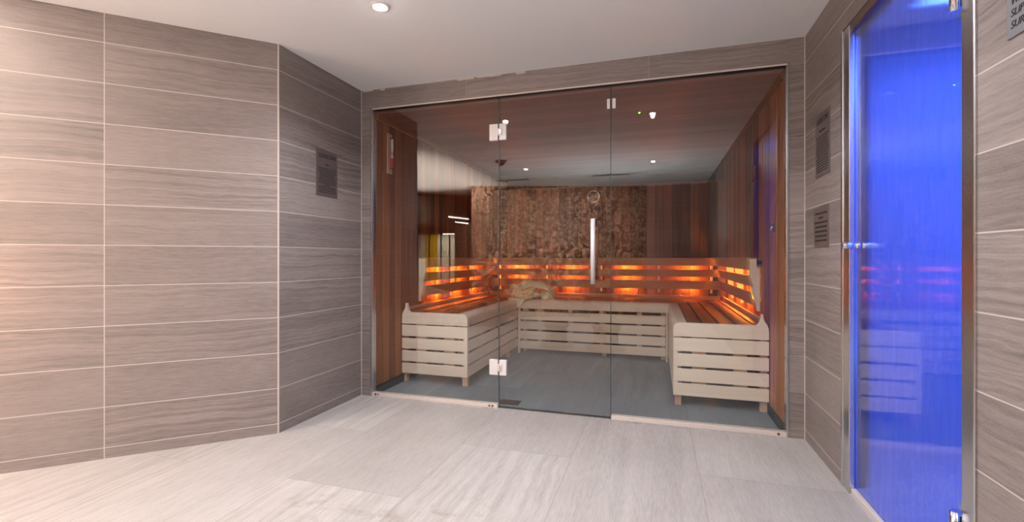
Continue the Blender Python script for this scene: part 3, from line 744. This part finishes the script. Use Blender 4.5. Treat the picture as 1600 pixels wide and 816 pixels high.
# sand timer on the left wall
x0 = XL; yy = 3.475
e = empty('sand_timer', (x0, yy, 1.97), 'slim wall mounted sand timer with red sand on the left cedar wall', 'sand timer')
m = MB(); m.box(x0, x0+.012, yy-.034, yy+.034, 1.815, 2.15, 'z'); m.build('backboard', 'batten', e, bevel=.002)
m = MB(); m.lathe([(.003, -.12), (.010, -.115), (.011, -.03), (.003, 0), (.011, .03), (.010, .115), (.003, .12)], (x0+.032, yy, 1.985), n=20); m.build('glass_tube', 'white', e)
m = MB(); m.lathe([(.006, -.13), (.0122, -.125), (.0122, -.045), (.004, -.03)], (x0+.032, yy, 1.985), n=20); m.build('red_sand', 'red', e)
for z in (1.855, 2.11):
    m = MB(); m.box(x0+.011, x0+.046, yy-.012, yy+.012, z-.005, z+.005); m.build('clip', 'steel', e)
# fittings on the right wall
e = empty('alarm_button', (XR, 3.552, 1.304), 'round chrome button on the right cedar wall by the glass', 'button')
MB().lathe([(.034, 0), (.034, .008), (.028, .012)], (XR, 3.552, 1.304), 0, 28, -1).build('plate', 'brass', e)
MB().lathe([(.024, .012), (.022, .022), (.012, .028), (0, .03)], (XR, 3.552, 1.304), 0, 28, -1).build('button_cap', 'chrome', e)
e = empty('sensor_box', (XR, 4.21, 1.785), 'small pale wooden sensor box high on the right cedar wall', 'box')
m = MB(); m.box(XR-.016, XR, 4.15, 4.27, 1.73, 1.84); m.build('cover', 'seat', e, bevel=.003)
m = MB(); m.box(XR-.018, XR-.016, 4.19, 4.23, 1.765, 1.80); m.build('sensor_window', 'cedar_side', e)
e = empty('wall_socket', (XR, 3.95, 1.065), 'small brown wall box with dark square at the right backrest end', 'wall box')
m = MB(); m.box(XR-.03, XR, 3.895, 3.975, 1.03, 1.10); m.build('box', 'socket', e, bevel=.004)
m = MB(); m.box(XR-.036, XR-.008, 3.892, 3.8955, 1.05, 1.08); m.build('dark_insert', 'black', e); m = MB(); m.box(XR-.0325, XR-.03, 3.915, 3.955, 1.048, 1.083); m.build('dark_insert', 'black', e)
# drain grate
e = empty('floor_drain', (-1.065, 3.39, 0), 'dark slotted drain cover on the sauna floor behind the door', 'drain')
m = MB(); m.box(-1.145, -.985, 3.34, 3.445, .0003, .004); m.build('grate', 'black', e, bevel=.001)
m = MB()
for k in range(7): m.box(-1.135+k*.021, -1.125+k*.021, 3.352, 3.433, .0041, .005)
m.build('grate_bar', 'brass', e)

def plate(name, axis_x, side, ya, yb, z0, z1, mat, label, heading, sub, rows, hs):
    """engraved plate on a wall x = axis_x facing side"""
    e = empty(name, (axis_x, (ya+yb)/2, (z0+z1)/2), label, 'sign')
    m = MB(); a, b = sorted((axis_x, axis_x+side*.004)); m.box(a, b, ya, yb, z0, z1); m.build('plate', mat, e, bevel=.0008)
    yc = (ya+yb)/2; xx_ = axis_x+side*.0045; rot = (math.pi/2, 0, math.pi/2 if side > 0 else -math.pi/2)
    z = z1-.03
    if heading: text(heading, hs, 'ink', e, (xx_, yc, z-hs*.6), rot, sx=1.0); z -= hs*1.0+.02
    if sub: text(sub, hs*.42, 'ink', e, (xx_, yc, z-.012), rot, name='subheading'); z -= .034
    m = MB(); rnd = random.Random(len(label)); n = rows; st = (z-z0-.018)/n
    for k in range(n):
        wd = (yb-ya)*rnd.choice((.84, .8, .72, .88, .3 if k % 4 == 1 else .8)); zz = z-st*(k+.3); t = yc-wd/2
        while t < yc+wd/2:
            w_ = min(rnd.uniform(.008, .022), yc+wd/2-t); m.box(*sorted((axis_x+side*.0041, axis_x+side*.0046)), t, t+w_, zz-st*.2, zz+st*.2); t += w_+.0035
    m.build('fine_print', 'ink', e)
    return e
plate('wall_sign', CL, 1, 2.703, 2.928, 1.541, 1.868, 'sign', 'brushed steel sign reading LEXICON on the stone wall left of the sauna', 'LEXICON', 'Sauna', 14, .042)
plate('wall_sign', CR, -1, 2.794, 3.026, 1.547, 1.893, 'sign', 'steel sign reading LEXICON on the stone wall between sauna and blue door', 'LEXICON', 'Steam Room', 15, .042)
plate('wall_sign', CR, -1, 2.815, 3.048, 1.16, 1.382, 'sign', 'small dark text plate low on the stone wall below the LEXICON sign', None, None, 7, .03)
e = empty('wall_sign', (CR, 1.40, 1.76), 'grey steel warning sign cut off at the top right corner', 'sign')
m = MB(); m.box(CR-.004, CR, 1.28, 1.518, 1.657, 1.86); m.build('plate', 'sign_lt', e, bevel=.0008)
rot = (math.pi/2, 0, -math.pi/2)
for z, t in ((1.7385, 'WARNING'), (1.709, 'SLIPPERY'), (1.679, 'SURFACE')):
    text(t, .026, 'ink', e, (CR-.0045, 1.504, z), rot, align='LEFT', shear=.25)

# ------------------------------------------------------------------ steam room
SX0, SX1, SY0, SY1 = CR+T, 2.7, .2, 3.15
def steam_mat(name, c, r=.35):
    return plain(name, c, r, spec=.6)
M['steam_wall'] = steam_mat('steam_tile', lin(205, 212, 225)); M['steam_floor'] = steam_mat('steam_floor', lin(180, 190, 205))
m = MB(); m.box(SX1, SX1+.1, SY0-.1, SY1+.1, 0, 2.4); struct(m, 'wall_steam_far', 'steam_wall')
m = MB(); m.box(SX0, SX1, SY1, SY1+.07, 0, 2.4); struct(m, 'wall_steam_left', 'steam_wall')
m = MB(); m.box(SX0, SX1, SY0-.1, SY0, 0, 2.4); struct(m, 'wall_steam_right', 'steam_wall')
m = MB(); m.box(SX0, SX1, SY0, SY1, -.05, -.001); m.box(CR, SX0, OY0, OY1, -.05, -.0005); struct(m, 'floor_steam', 'steam_floor')
m = MB(); m.box(SX0, SX1, SY0, SY1, 2.38, 2.44); struct(m, 'ceiling_steam', 'steam_wall')
e = empty('steam_bench', (2.4, 1.7, 0), 'pale tiled bench inside the blue lit steam room', 'bench')
m = MB(); m.box(2.2, SX1-.003, SY0+.003, SY1-.003, 0, .42); m.build('base', 'steam_floor', e, bevel=.01)
m = MB(); m.box(2.15, SX1-.003, SY0+.003, SY1-.003, .42, .48); m.build('seat', 'steam_wall', e, bevel=.015)
BL = (.055, .14, 1.0)
for (x, y, l) in ((1.6, 1.3, 'nearer the door hinge'), (1.6, 2.4, 'nearer the sauna')):
    e = empty('steam_ceiling_lamp', (x, y, 2.38), 'round blue ceiling lamp in the steam room, '+l, 'lamp', 'blue steam room lamps')
    MB().lathe([(.07, 0), (.07, -.01), (.06, -.015), (0, -.016)], (x, y, 2.38)).build('lens', 'blue_led', e)
    MB().lathe([(.085, 0), (.085, -.008), (.071, -.012)], (x, y, 2.38)).build('trim_ring', 'chrome', e)
o = area((1.7, 1.7, 2.3), 1.0, 2.0, 42, BL); light('POINT', 'steam_glow', (1.7, 1.5, 1.95), 14, (.10, .16, 1.0), shadow_soft_size=.1)
o = area((1.9, .9, .3), .6, .6, 8, (.12, .3, 1.0), (math.pi, 0, 0))

w = empty('door_2', (CR+.03, 2.13, 0), 'blue lit glass steam room door in a steel frame', kind='structure')
m = MB()
m.box(CR-.006, CR+.06, 2.62, 2.64, 0, OZ-.004); m.box(CR-.002, CR+.02, 2.548, 2.62, 0, 2.19); m.box(CR+.02, CR+.05, 2.59, 2.62, 0, 2.19)
m.box(CR-.008, CR+.06, 1.640, 1.662, 0, OZ-.004); m.box(CR-.002, CR+.02, 1.662, 1.709, 0, 2.19)
m.build('door_frame', 'steel', w, bevel=.003)
m = MB(); m.box(CR+.004, CR+.07, 1.665, 2.618, 2.158, OZ-.002); m.build('head_rail', 'brass', w, bevel=.002)
m = MB(); m.box(CR+.004, CR+.05, 1.71, 2.546, .0, .028); m.build('threshold', 'alu', w, bevel=.003)
m = MB(); m.box(CR+.022, CR+.030, 1.668, 2.585, .030, 2.152); pane = m.build('glass_pane', 'steam_glass', w)
kx = CR-.02
hd = MB(); hd.lathe([(0, -.026), (.012, -.026), (.016, -.022), (.016, .014), (.012, .018), (.012, .026), (.016, .03), (.016, .046)], (kx, 2.5, 1.157), 0, 24).build('knob', 'chrome', w)
hd = MB(); hd.lathe([(.016, .05), (.016, .085), (.012, .09), (0, .09)], (kx, 2.5, 1.157), 0, 24).build('inner_knob', 'chrome', w)
for z0, z1 in ((.24, .345), (1.835, 1.95)):
    hg = MB(); hg.tube((CR-.012, 1.722, z0), (CR-.012, 1.722, z1), .012, n=18); ho = hg.build('hinge', 'chrome', w)
    k = MB(); k.box(CR-.004, CR+.020, 1.715, 1.765, z0+.01, z1-.01); k.box(CR+.032, CR+.04, 1.72, 1.79, z0, z1); k.build('hinge_plate', 'chrome', ho, bevel=.002)
